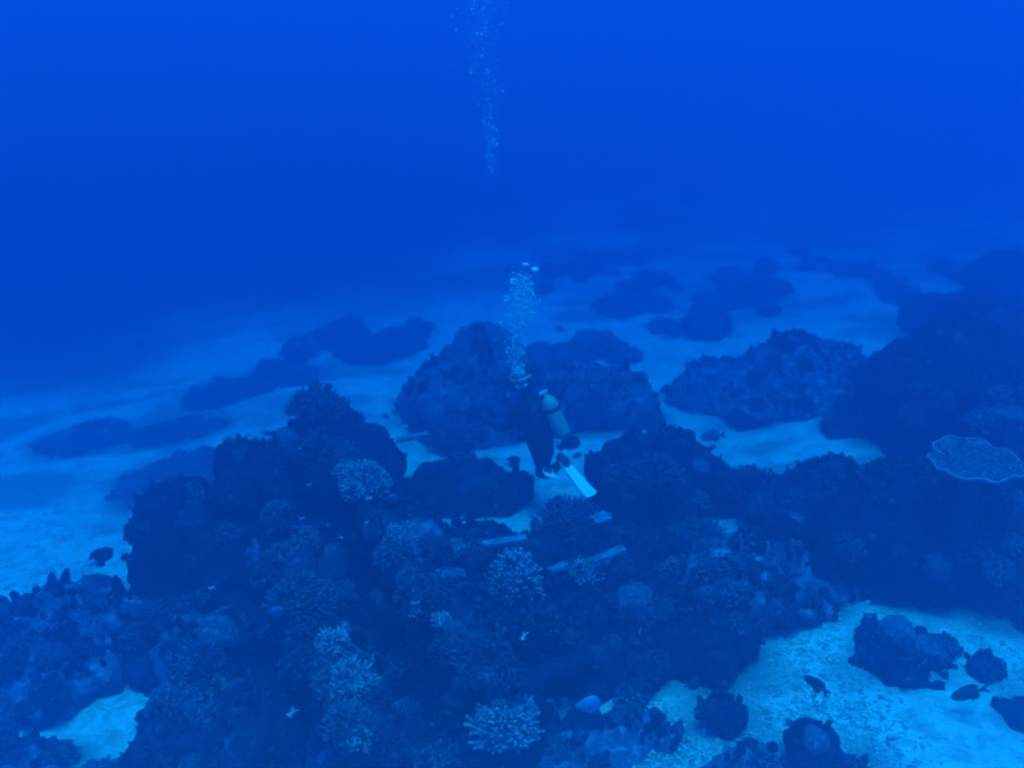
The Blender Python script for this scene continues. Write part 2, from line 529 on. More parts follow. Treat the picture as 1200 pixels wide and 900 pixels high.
for (u, v, hw, dm, h, sd_, lab) in MOUNDS:
    mound(u, v, hw, dm, h, sd_, lab, sub=6 if sd_ in BIG else 5, mat='turf' if sd_ in TURF_AND_HAZED else 'reef_light' if sd_ in (13, 15, 18, 19, 20, 22, 61, 62, 63, 64, 65, 66, 68, 31, 32, 23, 33, 38) else 'reef_pale' if sd_ in PALE else 'reef',
          rough=1.0 if sd_ in (34, 35, 36, 51, 44, 45, 47, 38) else 0.6 if sd_ in TURF_AND_HAZED or sd_ == 31 else 1.0, name='coral_mound' if h > .2 else 'turf_or_far_reef' if sd_ in TURF_AND_HAZED else 'reef_rock', top=1.5 if sd_ == 31 else 1.1 if sd_ in (23, 32, 12) else  0.95 if sd_ == 1 else 0.75, cat='coral mound' if h > .2 else 'turf patch' if sd_ in TURF_AND_HAZED else 'rock')

rm = random.Random(404)
far = []
while len(far) < 44:
    u, v = rm.uniform(230, 1120), rm.uniform(296, 415)
    if v < 470 - .28 * u + 20 and u < 620: continue          # not beyond the drop off
    if abs(u - 575) < 95 and v > 340 or abs(u - 920) < 120 and v > 375 or u > 1030 and v > 350: continue
    far.append((u, v))
far.sort()
NUM = 'first second third fourth fifth sixth seventh eighth ninth tenth eleventh twelfth thirteenth fourteenth fifteenth sixteenth seventeenth eighteenth nineteenth twentieth'.split()
for i, (u, v) in enumerate(far):
    w = rm.uniform(7, 24) * (1.3 if v > 340 else .9)
    side, k = ('left', i) if i < len(far) // 2 else ('right', len(far) - 1 - i)
    mound(u, v, w, rm.uniform(.3, .8), rm.uniform(.05, .28), 500 + i, 'small faint far reef patch on the hazy sand, %s from the %s' % (NUM[k] if k < 20 else 'twenty-' + NUM[k - 20], side),
          sub=4, mat='turf' if i % 3 else 'reef_light', rough=.9, name='reef_patch', cat='reef patch', group='small far reef patches')

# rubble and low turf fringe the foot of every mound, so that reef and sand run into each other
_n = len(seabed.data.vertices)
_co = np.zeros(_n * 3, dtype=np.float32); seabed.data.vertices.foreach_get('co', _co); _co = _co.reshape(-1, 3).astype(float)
_cv = np.zeros(_n, dtype=np.float32); seabed.data.attributes['cover_and_fade'].data.foreach_get('value', _cv)
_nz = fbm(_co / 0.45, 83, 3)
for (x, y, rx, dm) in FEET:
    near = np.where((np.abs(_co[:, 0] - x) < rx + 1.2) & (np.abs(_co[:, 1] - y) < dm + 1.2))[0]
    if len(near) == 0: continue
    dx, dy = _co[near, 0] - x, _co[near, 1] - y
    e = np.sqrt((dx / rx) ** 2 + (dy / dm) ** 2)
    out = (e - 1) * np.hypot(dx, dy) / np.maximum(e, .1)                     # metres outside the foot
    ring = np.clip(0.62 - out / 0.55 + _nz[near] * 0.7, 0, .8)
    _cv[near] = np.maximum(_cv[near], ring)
seabed.data.attributes['cover_and_fade'].data.foreach_set('value', _cv)
# ------------------------------------------------------------------ more materials
M.update(
    coral_pale=mat_reef('pale_coral', (0.20, 0.15, 0.20), (0.38, 0.30, 0.38), (0.60, 0.52, 0.58), 0.52, 3),
    coral_tan=mat_reef('lilac_coral', (0.085, 0.055, 0.09), (0.20, 0.135, 0.20), (0.40, 0.30, 0.38), 0.58, 3),
    coral_olive=mat_reef('mauve_coral', (0.042, 0.024, 0.046), (0.11, 0.066, 0.115), (0.25, 0.17, 0.25), 0.60, 3),
    coral_yellow=mat_reef('yellowish_coral', (0.22, 0.22, 0.09), (0.38, 0.37, 0.17), (0.5, 0.48, 0.28), 0.55, 3),
    plank=mat_plain('weathered_plank', (0.22, 0.18, 0.23), 0.6, 14, 0.9, 0.1),
    rim=mat_plain('pale_growing_rim', (0.20, 0.15, 0.20), 0.4, 20, 0.9, 0.1),
    suit=mat_plain('black_neoprene', (0.012, 0.012, 0.014), 0.3, 20, 0.75, 0.2),
    rubber=mat_plain('black_rubber', (0.015, 0.015, 0.015), 0.3, 20, 0.5, 0.4),
    tank=mat_plain('yellow_green_tank_paint', (0.36, 0.37, 0.23), 0.15, 6, 0.4, 0.4),
    fin=mat_plain('white_fin_plastic', (0.88, 0.88, 0.86), 0.05, 8, 0.45, 0.4),
    metal=mat_plain('chromed_metal', (0.55, 0.55, 0.55), 0.1, 10, 0.3, 0.6),
    skin=mat_plain('skin', (0.42, 0.28, 0.21), 0.1, 10, 0.6, 0.3),
    lens=mat_plain('mask_glass', (0.04, 0.05, 0.06), 0.1, 10, 0.08, 0.8),
    fblack=mat_plain('black_fish_scales', (0.014, 0.014, 0.018), 0.3, 40, 0.5, 0.4),
    fwhite=mat_plain('white_fish_scales', (0.85, 0.85, 0.82), 0.06, 40, 0.5, 0.4),
    fblue=mat_plain('pale_blue_fish_scales', (0.15, 0.22, 0.38), 0.15, 40, 0.5, 0.4),
    fdim=mat_plain('dusky_blue_fish_scales', (0.06, 0.09, 0.17), 0.15, 40, 0.5, 0.4),
    fgrey=mat_plain('grey_fish_scales', (0.10, 0.11, 0.13), 0.3, 40, 0.5, 0.4),
    eye=mat_plain('fish_eye', (0.01, 0.01, 0.01), 0.1, 40, 0.1, 0.7),
)
def mat_bubble():
    m = bpy.data.materials.new('air_bubble'); m.use_nodes = True
    nt = m.node_tree; nt.nodes.clear()
    out = nt.nodes.new('ShaderNodeOutputMaterial')
    lw = nt.nodes.new('ShaderNodeLayerWeight'); lw.inputs['Blend'].default_value = 0.35
    r = ramp(nt, lw.outputs['Facing'], [(0.02, (0.5,) * 3), (0.55, (1.0,) * 3)])
    t = nt.nodes.new('ShaderNodeBsdfTransparent')
    g = nt.nodes.new('ShaderNodeBsdfPrincipled'); g.inputs['Roughness'].default_value = 0.15; g.inputs['Base Color'].default_value = (.9, .9, .9, 1); g.inputs['Specular IOR Level'].default_value = 1.0  # white base colour stands in for light reflected inside the bubble
    mx = nt.nodes.new('ShaderNodeMixShader')
    nt.links.new(r.outputs[0], mx.inputs[0]); nt.links.new(t.outputs[0], mx.inputs[1]); nt.links.new(g.outputs[0], mx.inputs[2])
    nt.links.new(mx.outputs[0], out.inputs['Surface'])
    return m
M['bubble'] = mat_bubble()

# ------------------------------------------------------------------ beams and planks of the sunken frame
def lumpy_beam(name, a, b, w, h, seed, mat, label, cat, amp=0.085, nseg=60):
    a, b = Vector(a), Vector(b)
    ax = (b - a); L = ax.length; ax.normalize()
    side = ax.cross(Vector((0, 0, 1))).normalized(); up = side.cross(ax)
    K = 16; v = []
    for i in range(nseg + 1):
        c = a + ax * (L * i / nseg)
        for j in range(K):
            t = 2 * PI * j / K
            cs, sn = math.cos(t), math.sin(t)
            m_ = max(abs(cs), abs(sn)) ** 0.8
            v.append(c + side * (cs / m_ * w / 2) + up * (sn / m_ * h / 2))
    v = np.array([q[:] for q in v])
    cen = np.repeat(np.array([(a + ax * (L * i / nseg))[:] for i in range(nseg + 1)]), K, axis=0)
    n = v - cen; n /= np.linalg.norm(n, axis=1)[:, None]
    d = fbm(v / 0.25, seed, 3) * amp * 1.4 + (knobs(v / 0.12, seed + 1) - 0.5) * amp
    v = v + n * d[:, None]
    f = []
    for i in range(nseg):
        for j in range(K):
            f.append((i * K + j, i * K + (j + 1) % K, (i + 1) * K + (j + 1) % K, (i + 1) * K + j))
    f.append(tuple(range(K - 1, -1, -1))); f.append(tuple(nseg * K + j for j in range(K)))
    org = (a + b) / 2
    o = mesh_obj(name, v - np.array(org), f, mat)
    o.location = org
    tag(o, label, cat)
    tri = [q for q in f if len(q) == 4]
    tri = np.array([(q[0], q[1], q[2]) for q in tri] + [(q[0], q[2], q[3]) for q in tri])
    SURF.append((v, tri, label))
    return o
lumpy_beam('sunken_beam', at(322, 672, .90), at(436, 895, .78), .30, .28, 71, M['reef_pale'], 'coral crusted sunken beam running down from the domed coral to the bottom edge', 'beam')
lumpy_beam('sunken_beam', at(468, 656, .88), at(596, 818, .66), .24, .24, 72, M['reef_pale'], 'crusted sunken beam running down to the big domed cauliflower coral', 'beam')
lumpy_beam('sunken_beam', at(612, 806, .38), at(690, 772, .42), .13, .13, 73, M['reef'], 'dim short beam low in the dark hollow right of the big domed coral', 'beam', 0.03)
lumpy_beam('sunken_beam', at(404, 520, 1.05), at(474, 690, .85), .26, .26, 74, M['reef'], 'dark overgrown beam sloping down from the tall tower', 'beam')

def plank(p0, p1, width, thick, seed, label):
    """a flat board with a chipped end and a grain; p0, p1: the two ends in the scene"""
    a, b = Vector(p0), Vector(p1)
    ax = b - a; L = ax.length; ax.normalize()
    side = ax.cross(Vector((0, 0, 1))).normalized(); up = side.cross(ax)
    ns, nw = 14, 4; v = []
    rg = np.random.default_rng(seed)
    for i in range(ns + 1):
        for (s, layer) in [(k / nw - .5, 1) for k in range(nw + 1)] + [(.5 - k / nw, 0) for k in range(nw + 1)]:
            chip = rg.uniform(-.03, .03) if i in (0, ns) else rg.uniform(-.004, .004)
            c = a + ax * (L * i / ns + chip) + side * (s * width * (1 + rg.uniform(-.06, .06))) + up * (thick * layer + rg.uniform(-.004, .004))
            v.append(c)
    K = 2 * (nw + 1); f = []
    for i in range(ns):
        for j in range(K):
            f.append((i * K + j, (i + 1) * K + j, (i + 1) * K + (j + 1) % K, i * K + (j + 1) % K))
    f.append(tuple(range(K))); f.append(tuple(ns * K + j for j in range(K - 1, -1, -1)))
    org = (a + b) / 2
    o = mesh_obj('plank', [(q - org)[:] for q in v], f, M['plank'], smooth=False)
    o.location = org
    tag(o, label, 'plank', 'loose planks of the sunken frame')
    return o
plank(at(697, 659, .62), at(731, 645, .66), .085, .035, 1, 'short bright plank end sticking out right of the crusted coral')
plank(at(645, 671, .60), at(664, 664, .62), .07, .035, 2, 'faint plank piece between the white branching coral and the crusted coral')
plank(at(697, 613, .55), at(714, 605, .58), .16, .035, 3, 'small square pale board lying below the white fin')
plank(at(465, 518, .62), at(500, 511, .66), .10, .04, 4, 'pale plank end behind the main reef below a small white tailed fish')
plank(at(566, 640, .55), at(616, 632, .57), .10, .03, 5, 'dim wide plank above the white branching coral')

# ------------------------------------------------------------------ where corals can grow
OWNER = []
def bvh_all():
    vs, fs, n = [], [], 0
    for P, F, lab in SURF:
        vs.append(P); fs.append(F + n); n += len(P); OWNER.extend([lab] * len(F))
    return BVHTree.FromPolygons([tuple(x) for x in np.vstack(vs).tolist()], np.vstack(fs).tolist())
BV = bvh_all()
def hit(u, v):
    o = Vector((0, 0, CAM_H)); d = ray_dir(u, v)
    loc, nor, idx, dist = BV.ray_cast(o, d)
    g = ground(u, v)
    if loc is None or (g - o).length < dist: return g, Vector((0, 0, 1))
    return loc, (nor if nor.dot(d) < 0 else -nor)

def branch_mesh(seed, forks=3, knob=True):
    """one coral branch, its foot at the origin, about one unit long along z"""
    rg = random.Random(seed); mb = MB()
    mb.tube([(0, 0, 0), (rg.uniform(-.03, .03), rg.uniform(-.03, .03), .35), (0, 0, .62)], [.10, .085, .09], 5)
    for k in range(forks):
        a = 2 * PI * k / forks + rg.uniform(-.4, .4); s = rg.uniform(.16, .28); h = rg.uniform(.85, 1.05)
        mb.tube([(0, 0, .55), (math.cos(a) * s * .6, math.sin(a) * s * .6, .74), (math.cos(a) * s, math.sin(a) * s, h)], [.08, .085, .06], 5)
        if knob:
            mb.blob((math.cos(a) * s, math.sin(a) * s, h), (.095, .095, .085), 5, 4)
    me_o = mb.build('branch', None, None); me = me_o.data
    bpy.data.objects.remove(me_o)
    return me
BR = {}
for mk in ('coral_pale', 'coral_tan', 'coral_olive', 'coral_yellow'):
    BR[mk] = [branch_mesh(100 + i, 3 + i % 2) for i in range(4)]
    for me in BR[mk]: me.materials.append(M[mk])

def hemi_dirs(n, rg, spread=1.0):
    out = []
    for i in range(n):
        z = 1 - (i + .5) / n * spread
        a = i * 2.39996 + rg.uniform(-.25, .25); z = min(1, max(-.1, z + rg.uniform(-.06, .06)))
        r = math.sqrt(max(0, 1 - z * z)); out.append(Vector((r * math.cos(a), r * math.sin(a), z)))
    return out

def branching_coral(loc, width, height, n, mk, seed, label, name='branching_coral', cat='coral', thick=1.0, group=None):
    """thing > base, branches: a head of knobbed branches radiating from a stony base"""
    rg = random.Random(seed)
    root = empty(name, loc, (0, 0, rg.uniform(0, 6.28)))
    tag(root, label, cat, group)
    R = width / 2
    V, F = ico(2)
    q = V * np.array((R * .55, R * .55, height * .45)) * (1 + .25 * fbm(V * 1.6 + seed, seed, 3))[:, None]
    mesh_obj('base', q + np.array((0, 0, height * .2)), F, M[mk], root)
    for d in hemi_dirs(n, rg, 1.02):
        o = bpy.data.objects.new('branch', rg.choice(BR[mk]))
        COL.objects.link(o); o.parent = root
        e = Vector((d.x * R, d.y * R, d.z * height)) * rg.uniform(.85, 1.12)
        o.location = Vector((e.x * .42, e.y * .42, e.z * .42))
        o.rotation_euler = Vector((d.x, d.y, d.z * .9 + .25)).to_track_quat('Z', 'Y').to_euler()
        L = e.length * .58
        t = L * thick * rg.uniform(.8, 1.2)
        o.scale = (t, t, L)
    return root

def place(u, v, wpx, hpx, n, mk, seed, label, **kw):
    p, nrm = hit(u, v + hpx * .25)
    k = px_per_m(p)
    return branching_coral(p - Vector((0, 0, .02)), wpx / k, hpx / k * .85, n, mk, seed, label, **kw)
place(605, 678, 64, 62, 85, 'coral_pale', 1, 'bright white branching coral head in the middle of the reef, left of the faint plank', thick=.9)
place(592, 842, 92, 56, 110, 'coral_pale', 2, 'large domed cauliflower coral at the bottom centre of the reef', name='cauliflower_coral', thick=.8)
place(428, 565, 62, 46, 80, 'coral_pale', 3, 'fine branched coral bush behind the blue fish in the middle of the reef', thick=.8)
place(372, 474, 72, 44, 80, 'coral_tan', 4, 'bushy coral crowning the tall tower at the back of the main reef', thick=.8)
place(398, 532, 44, 36, 60, 'coral_tan', 5, 'dim coral bush on the face of the tall tower', thick=.8)
place(468, 630, 42, 36, 42, 'coral_pale', 6, 'sparse pale coral sprig beside the dark hollow, below the blue fish', thick=.8)
place(668, 610, 88, 46, 90, 'coral_tan', 7, 'broad finger coral on the knoll just below the diver', thick=.9)
place(352, 700, 82, 52, 95, 'coral_tan', 8, 'dull domed coral at the top of the crusted beam', name='cauliflower_coral', thick=.8)
place(388, 752, 46, 40, 46, 'coral_pale', 9, 'bright chunky coral below the dull domed coral, on the crusted beam', thick=1.2)
place(412, 795, 62, 44, 70, 'coral_pale', 10, 'spiky pale coral halfway down the crusted beam', thick=.8)
place(410, 845, 66, 46, 75, 'coral_tan', 11, 'knobbly coral clump on the lower end of the crusted beam', name='cauliflower_coral', thick=1.0)
place(543, 768, 34, 26, 36, 'coral_pale', 12, 'small bright coral tuft on the beam above the big domed coral', thick=1.1)
place(240, 772, 52, 44, 60, 'coral_tan', 13, 'mottled coral clump on the lower left reef mound', thick=1.0)
place(257, 800, 22, 18, 24, 'coral_yellow', 14, 'small yellowish green coral knob on the lower left reef mound', thick=1.2)
place(188, 822, 32, 18, 36, 'coral_pale', 15, 'pale low coral crust beside the sand tongue at the lower left', name='cauliflower_coral', thick=1.2)
place(528, 508, 62, 40, 70, 'coral_tan', 16, 'grey lumpy coral bush behind the pale plank end, left of the diver', name='cauliflower_coral', thick=1.1)
place(765, 552, 70, 40, 80, 'coral_tan', 17, 'finger coral on the round knoll right of the white fin', thick=.8)
place(815, 630, 78, 40, 80, 'coral_tan', 18, 'pale topped coral thicket right of the planks', thick=.9)
place(688, 668, 46, 28, 50, 'coral_pale', 19, 'crusted pale coral growing over the middle of the plank', name='cauliflower_coral', thick=1.1)
place(490, 688, 36, 24, 36, 'coral_tan', 20, 'small pale coral at the upper end of the second beam', thick=1.0)
place(532, 640, 34, 18, 36, 'coral_pale', 21, 'low pale coral ledge left of the dim wide plank', name='cauliflower_coral', thick=1.2)
place(310, 893, 28, 20, 30, 'coral_pale', 22, 'bright coral tuft at the bottom edge, left of the crusted beam', thick=1.0)
place(440, 888, 22, 18, 20, 'coral_pale', 23, 'tiny bright coral tip at the bottom edge, right of the crusted beam', thick=1.0)
place(432, 722, 34, 22, 34, 'coral_olive', 24, 'dim coral clump in the hollow between the two beams', thick=1.0)
place(736, 664, 40, 22, 46, 'coral_tan', 25, 'small pale coral tuft right of the bright plank end', thick=.9)
place(735, 842, 50, 24, 52, 'coral_tan', 26, 'low coral tuft on the rubbly patch right of the pale blue fish', thick=1.0)
place(655, 872, 44, 22, 48, 'coral_tan', 27, 'low knobbly coral at the bottom edge right of the big domed coral', thick=1.0)
place(325, 605, 40, 40, 50, 'coral_tan', 28, 'dim coral patch on the shaded left face of the main reef', thick=1.0)
place(548, 745, 26, 18, 28, 'coral_tan', 29, 'little coral knob higher up on the second beam', thick=1.1)
place(880, 572, 90, 30, 80, 'coral_olive', 30, 'low spreading coral in front of the dark reef hump on the right', thick=.9)

# pale coral tufts along the two crusted beams
rl = random.Random(91)
WHERE = ('first', 'second', 'third', 'fourth', 'fifth', 'sixth', 'seventh', 'eighth', 'ninth', 'tenth', 'eleventh')
for (a, b, k, nm) in (((330, 685), (438, 892), 11, 'left hand'), ((470, 668), (590, 812), 9, 'right hand'), ((384, 508), (470, 645), 8, 'sloping upper')):
    for i in range(k):
        t = (i + .5) / k + rl.uniform(-.03, .03); w = rl.uniform(24, 44)
        place(a[0] + (b[0] - a[0]) * t + rl.uniform(-13, 13), a[1] + (b[1] - a[1]) * t, w, w * .62, int(w * .9), rl.choice(('coral_tan', 'coral_tan', 'coral_pale')), 300 + i,
              'coral tuft on the %s crusted beam, %s from its upper end' % (nm, WHERE[i]), name='cauliflower_coral', thick=rl.uniform(.9, 1.3), group='coral tufts along the crusted beams')
# plate coral
def plate_coral(u, v, wpx, dpx, seed, label, notch=True, mk='coral_tan', rim=True, lift=.22):
    p, _ = hit(u, v)
    d_ = ray_dir(u, v); p = p - d_ * (lift / max(.15, -d_.z)); p.z -= lift       # the plate itself lies on the line of sight, its foot below
    k = px_per_m(p)
    R = wpx / 2 / k; tilt = math.radians(9)
    asp = min(1.3, max(.5, (dpx / wpx) / math.sin(math.atan2(CAM_H - p.z, p.y) + tilt)))
    root = empty('plate_coral', p + Vector((0, 0, .02)))
    tag(root, label, 'plate coral')
    H = lift; n, m_ = 72, 14
    def rad(t):
        r = 1 + .05 * math.sin(3 * t + seed) + .03 * math.sin(7 * t + 2 * seed) + .015 * math.sin(15 * t)
        if notch: r -= .30 * math.exp(-((t - 2.75) / .13) ** 2)
        return r
    rg = np.random.default_rng(seed)
    top, bot = [], []
    for i in range(m_ + 1):
        for j in range(n):
            t = 2 * PI * j / n; q = .04 + .96 * i / m_; r = rad(t) * q
            x, y = R * r * math.cos(t), R * r * math.sin(t) * asp
            z = H + .16 * R * q * q + y * math.tan(tilt) + rg.uniform(-1, 1) * .006 + .012 * math.sin(t * 9 + q * 5) * q
            top.append((x, y, z)); bot.append((x * .985, y * .985, z - .035 - .05 * (1 - q)))
    f = []; N = n * (m_ + 1)
    for i in range(m_):
        for j in range(n):
            a, b, c, d = i * n + j, i * n + (j + 1) % n, (i + 1) * n + (j + 1) % n, (i + 1) * n + j
            f.append((a, d, c, b)); f.append((N + a, N + b, N + c, N + d))
    for j in range(n):
        a, b = m_ * n + j, m_ * n + (j + 1) % n
        f.append((a, N + a, N + b, b)); f.append((j, (j + 1) % n, N + (j + 1) % n, N + j))
    pl = mesh_obj('plate', top + bot, f, M[mk], root)
    st = MB(); st.tube([(0, 0, -.4), (0, 0, 0), (0, 0, H - .02)], [R * .35, R * .2, R * .3], 10); st.build('stalk', M[mk], root)
    if rim:
        rb = MB(); pts = [Vector(top[m_ * n + j]) for j in range(n)]; pts.append(pts[0])
        rb.tube([p_ + Vector((0, 0, -.004)) for p_ in pts], [.014] * len(pts), 6, cap=False)
        rb.build('growing_rim', M['rim'], root)
    # radiating ridges of small branchlets on the upper side, joined: too small to pick apart
    ml = MB()
    for k_ in range(420):
        t = rg.uniform(0, 2 * PI); q = math.sqrt(rg.uniform(.02, .92)); r = rad(t) * q
        x, y = R * r * math.cos(t), R * r * math.sin(t) * asp
        z = H + .16 * R * q * q + y * math.tan(tilt)
        ml.blob((x, y, z), (.014, .014, .022), 4, 3)
    b_ = ml.build('branchlets', M[mk], root); b_['kind'] = 'stuff'
    return root
plate_coral(1140, 548, 102, 52, 3, 'wide round plate coral with a pale rim and a notch on its left side')
plate_coral(1186, 488, 40, 14, 5, 'thin plate coral edge on the dark slope above the notched plate coral', False, 'coral_tan', False, .12)

# ------------------------------------------------------------------ scattered coral growth on the mounds
def joined_coral(seed, n, thick, mk, knob=True):
    rg = random.Random(seed); mb = MB()
    mb.blob((0, 0, .25), (.55, .55, .45), 8, 5)
    for d in hemi_dirs(n, rg, 1.05):
        L = rg.uniform(.85, 1.15); e = d * L
        side = d.orthogonal().normalized()
        side = Quaternion(d, rg.uniform(0, 6.28)) @ side
        w = .085 * thick
        mid = e * .72
        mb.tube([e * .35, mid, e + side * .07], [w, w, w * .8], 4)
        if knob:
            for s in (1, -1):
                q = e * rg.uniform(.88, 1.0) + side * (s * .11)
                mb.tube([mid, q], [w * .9, w], 4)
                mb.blob(q, (w * 1.25,) * 3, 5, 3)
    o = mb.build('coral_head', M[mk], None); me = o.data; bpy.data.objects.remove(o)
    return me
def lobed_coral(seed, mk):
    V, F = dome(4, -.2)
    q = V + seed * 3.1
    d = 1 + .35 * fbm(q / .9, seed, 3) + .28 * (knobs(q / .42, seed) - .5) + .10 * (knobs(q / .17, seed + 2) - .5)
    P = V * d[:, None] * np.array((1, 1, .7))
    o = mesh_obj('coral_head', P, F, M[mk], None); me = o.data; bpy.data.objects.remove(o)
    return me
HEADS = [('cauliflower_coral', 'knobbly coral heads on the reef', [joined_coral(200 + i, 46, 1.25, k) for i, k in enumerate(('coral_olive', 'coral_tan', 'coral_olive'))], 'knobbly coral'),
         ('branching_coral', 'bushy corals on the reef', [joined_coral(230 + i, 64, .75, k) for i, k in enumerate(('coral_olive', 'coral_tan'))], 'bushy coral'),
         ('lobed_coral', 'lobed corals on the reef', [lobed_coral(260 + i, k) for i, k in enumerate(('coral_olive', 'coral_tan', 'reef_pale', 'reef'))], 'lobed coral')]
SCAT = {}
def scatter(n, seed):
    rg = random.Random(seed); made = 0; tries = 0; spots = []
    while made < n and tries < 8000:
        tries += 1
        u, v = rg.uniform(-20, 1220), 330 + 580 * rg.random() ** .8
        o = Vector((0, 0, CAM_H)); d = ray_dir(u, v)
        loc, nor, idx, dist = BV.ray_cast(o, d)
        if loc is None or (ground(u, v) - o).length < dist + .1: continue
        if nor.dot(d) > 0: nor = -nor
        if nor.z < .25: continue
        if any((loc - s).length < .16 for s in spots): continue
        spots.append(loc)
        kind, grp, meshes, lab = HEADS[rg.choices((0, 1, 2), (4, 4, 1.5))[0]]
        me = rg.choice(meshes); c = bpy.data.objects.new(kind, me); COL.objects.link(c)
        s = rg.uniform(.06, .16)
        size = 'tiny' if s < .09 else 'small' if s < .125 else 'middling'
        tone = {'mauve_coral': 'dull', 'lilac_coral': 'pale'}.get(me.materials[0].name, 'dark')
        words = ('%s %s %s on the %s' % (size, tone, lab, OWNER[idx].split(',')[0])).split()[:11]
        while words[-1] in ('the', 'of', 'a', 'an', 'and', 'to', 'at', 'by', 'on', 'in', 'with', 'its', 'under', 'behind', 'below', 'beside', 'against', 'standing', 'lying', 'left', 'right', 'pale', 'dark', 'lower', 'upper', 'massive', 'lone', 'big', 'main', 'between', 'white', 'plate', 'notched', 'lying', 'growing', 'wide', 'bottom', 'picture', 'right-hand', 'small', 'along', 'from', 'running', 'sloping', 'down'): words.pop()
        lab = ' '.join(words)
        SCAT.setdefault(lab, []).append((loc.x / max(loc.y, .1), c))
        c.location = loc - Vector((0, 0, s * .2)); c.scale = (s * rg.uniform(.9, 1.3), s, s * rg.uniform(.8, 1.2))
        up = (nor + Vector((0, 0, 1.2))).normalized()
        q = up.to_track_quat('Z', 'Y') @ Quaternion((0, 0, 1), rg.uniform(0, 6.28))
        c.rotation_euler = q.to_euler()
        tag(c, lab, 'coral', grp); made += 1
scatter(270, 5)
ORD = ('leftmost', 'second from left', 'third from left', 'fourth from left', 'fifth from left', 'sixth from left', 'seventh from left', 'eighth from left')
for lab, lst in SCAT.items():
    if len(lst) > 1:
        lst.sort(key=lambda q: q[0])
        for i, (x, c) in enumerate(lst):
            w = 'rightmost' if i == len(lst) - 1 else ORD[min(i, 7)]
            c['label'] = lab + ', ' + w + ' such one'

# ------------------------------------------------------------------ short growth all over the reef (nobody could count it)
def turf_knobs(n, seed):
    rg = np.random.default_rng(seed)
    A = np.vstack([P[F] for P, F, lab in SURF])
    nrm = np.cross(A[:, 1] - A[:, 0], A[:, 2] - A[:, 0]); ar = np.linalg.norm(nrm, axis=1); nrm = nrm / np.maximum(ar, 1e-9)[:, None]
    cen = A.mean(axis=1)
    dist = np.linalg.norm(cen - np.array((0, 0, CAM_H)), axis=1)
    vis = ((np.array((0, 0, CAM_H)) - cen) * nrm).sum(axis=1) > 0
    clump = np.clip(fbm(cen / .35, seed, 3) * 2 + .45, 0, 1)
    w = ar * vis * np.clip(nrm[:, 2] + .1, 0, 1) ** 1.3 * (cen[:, 1] > 3) * (dist < 17) * clump / dist ** .7
    pick = rg.choice(len(w), n, p=w / w.sum())
    t = rg.dirichlet((1, 1, 1), n)
    pos = (A[pick] * t[:, :, None]).sum(axis=1); nn = nrm[pick] + np.array((0, 0, .8)) + rg.normal(0, .35, (n, 3)); nn /= np.linalg.norm(nn, axis=1)[:, None]
    V, F = ico(1)
    r = rg.uniform(.010, .032, n) * (1 + (rg.random(n) < .06) * .8); L = r * rg.uniform(.8, 2.6, n)
    off = V[None] * r[:, None, None]
    along = (V[None] * nn[:, None, :]).sum(axis=2)
    P = pos[:, None, :] + off + nn[:, None, :] * (along * (L - r)[:, None] + L[:, None] * .5)[:, :, None]
    for part, mk in ((0, 'coral_olive'), (1, 'reef_pale'), (2, 'reef'), (3, 'coral_tan')):
        sel = np.where(rg.integers(0, 4, n) == part)[0] if part < 3 else np.arange(0, n, 9)
        k = len(sel)
        faces = (F[None] + (np.arange(k) * len(V))[:, None, None]).reshape(-1, 3)
        o = mesh_obj('coral_growth', P[sel].reshape(-1, 3), faces, M[mk])
        tag(o, 'short knobbly coral growth covering the reef mounds', None, None, 'stuff')
turf_knobs(18000, 77)

# ------------------------------------------------------------------ rubble on the sand
def rubble(name, label, n, box, seed, smin, smax, dens_scale=1.3):
    rg = np.random.default_rng(seed); V0, F0 = ico(1)
    vs, fs, k = [], [], 0
    pts = []
    while len(pts) < n:
        u = rg.uniform(box[0], box[2], 200); v = rg.uniform(box[1], box[3], 200)
        for a, b in zip(u, v):
            g = ground(a, b)
            if vnoise(np.array([[g.x * dens_scale, g.y * dens_scale, seed * 1.0]]), 5)[0] + rg.uniform(-.5, .5) > .05: pts.append(g)
            if len(pts) >= n: break
    for g in pts:
        s = rg.uniform(smin, smax) * (1 if rg.random() > .1 else 1.8)
        sc = np.array((rg.uniform(.6, 2.0), rg.uniform(.5, 1.0), rg.uniform(.35, .8))) * s
        a = rg.uniform(0, 6.28); R = np.array(((math.cos(a), -math.sin(a), 0), (math.sin(a), math.cos(a), 0), (0, 0, 1)))
        P = (V0 * sc * (1 + rg.uniform(-.25, .25, (len(V0), 1)))) @ R.T + np.array((g.x, g.y, g.z + s * .15))
        vs.append(P); fs.append(F0 + k); k += len(P)
    o = mesh_obj(name, np.vstack(vs), np.vstack(fs), M['rubble'], smooth=False)
    tag(o, label, None, None, 'stuff')
M['rubble'] = mat_reef('coral_rubble', (0.24, 0.22, 0.18), (0.46, 0.43, 0.36), (0.72, 0.69, 0.61), 0.50, 2)
rubble('rubble', 'broken coral rubble strewn over the lower right sand', 3600, (740, 690, 1215, 905), 11, .005, .017)
rubble('rubble', 'scattered coral rubble on the sand channels and the left sand', 900, (-10, 470, 900, 700), 12, .006, .022, .8)
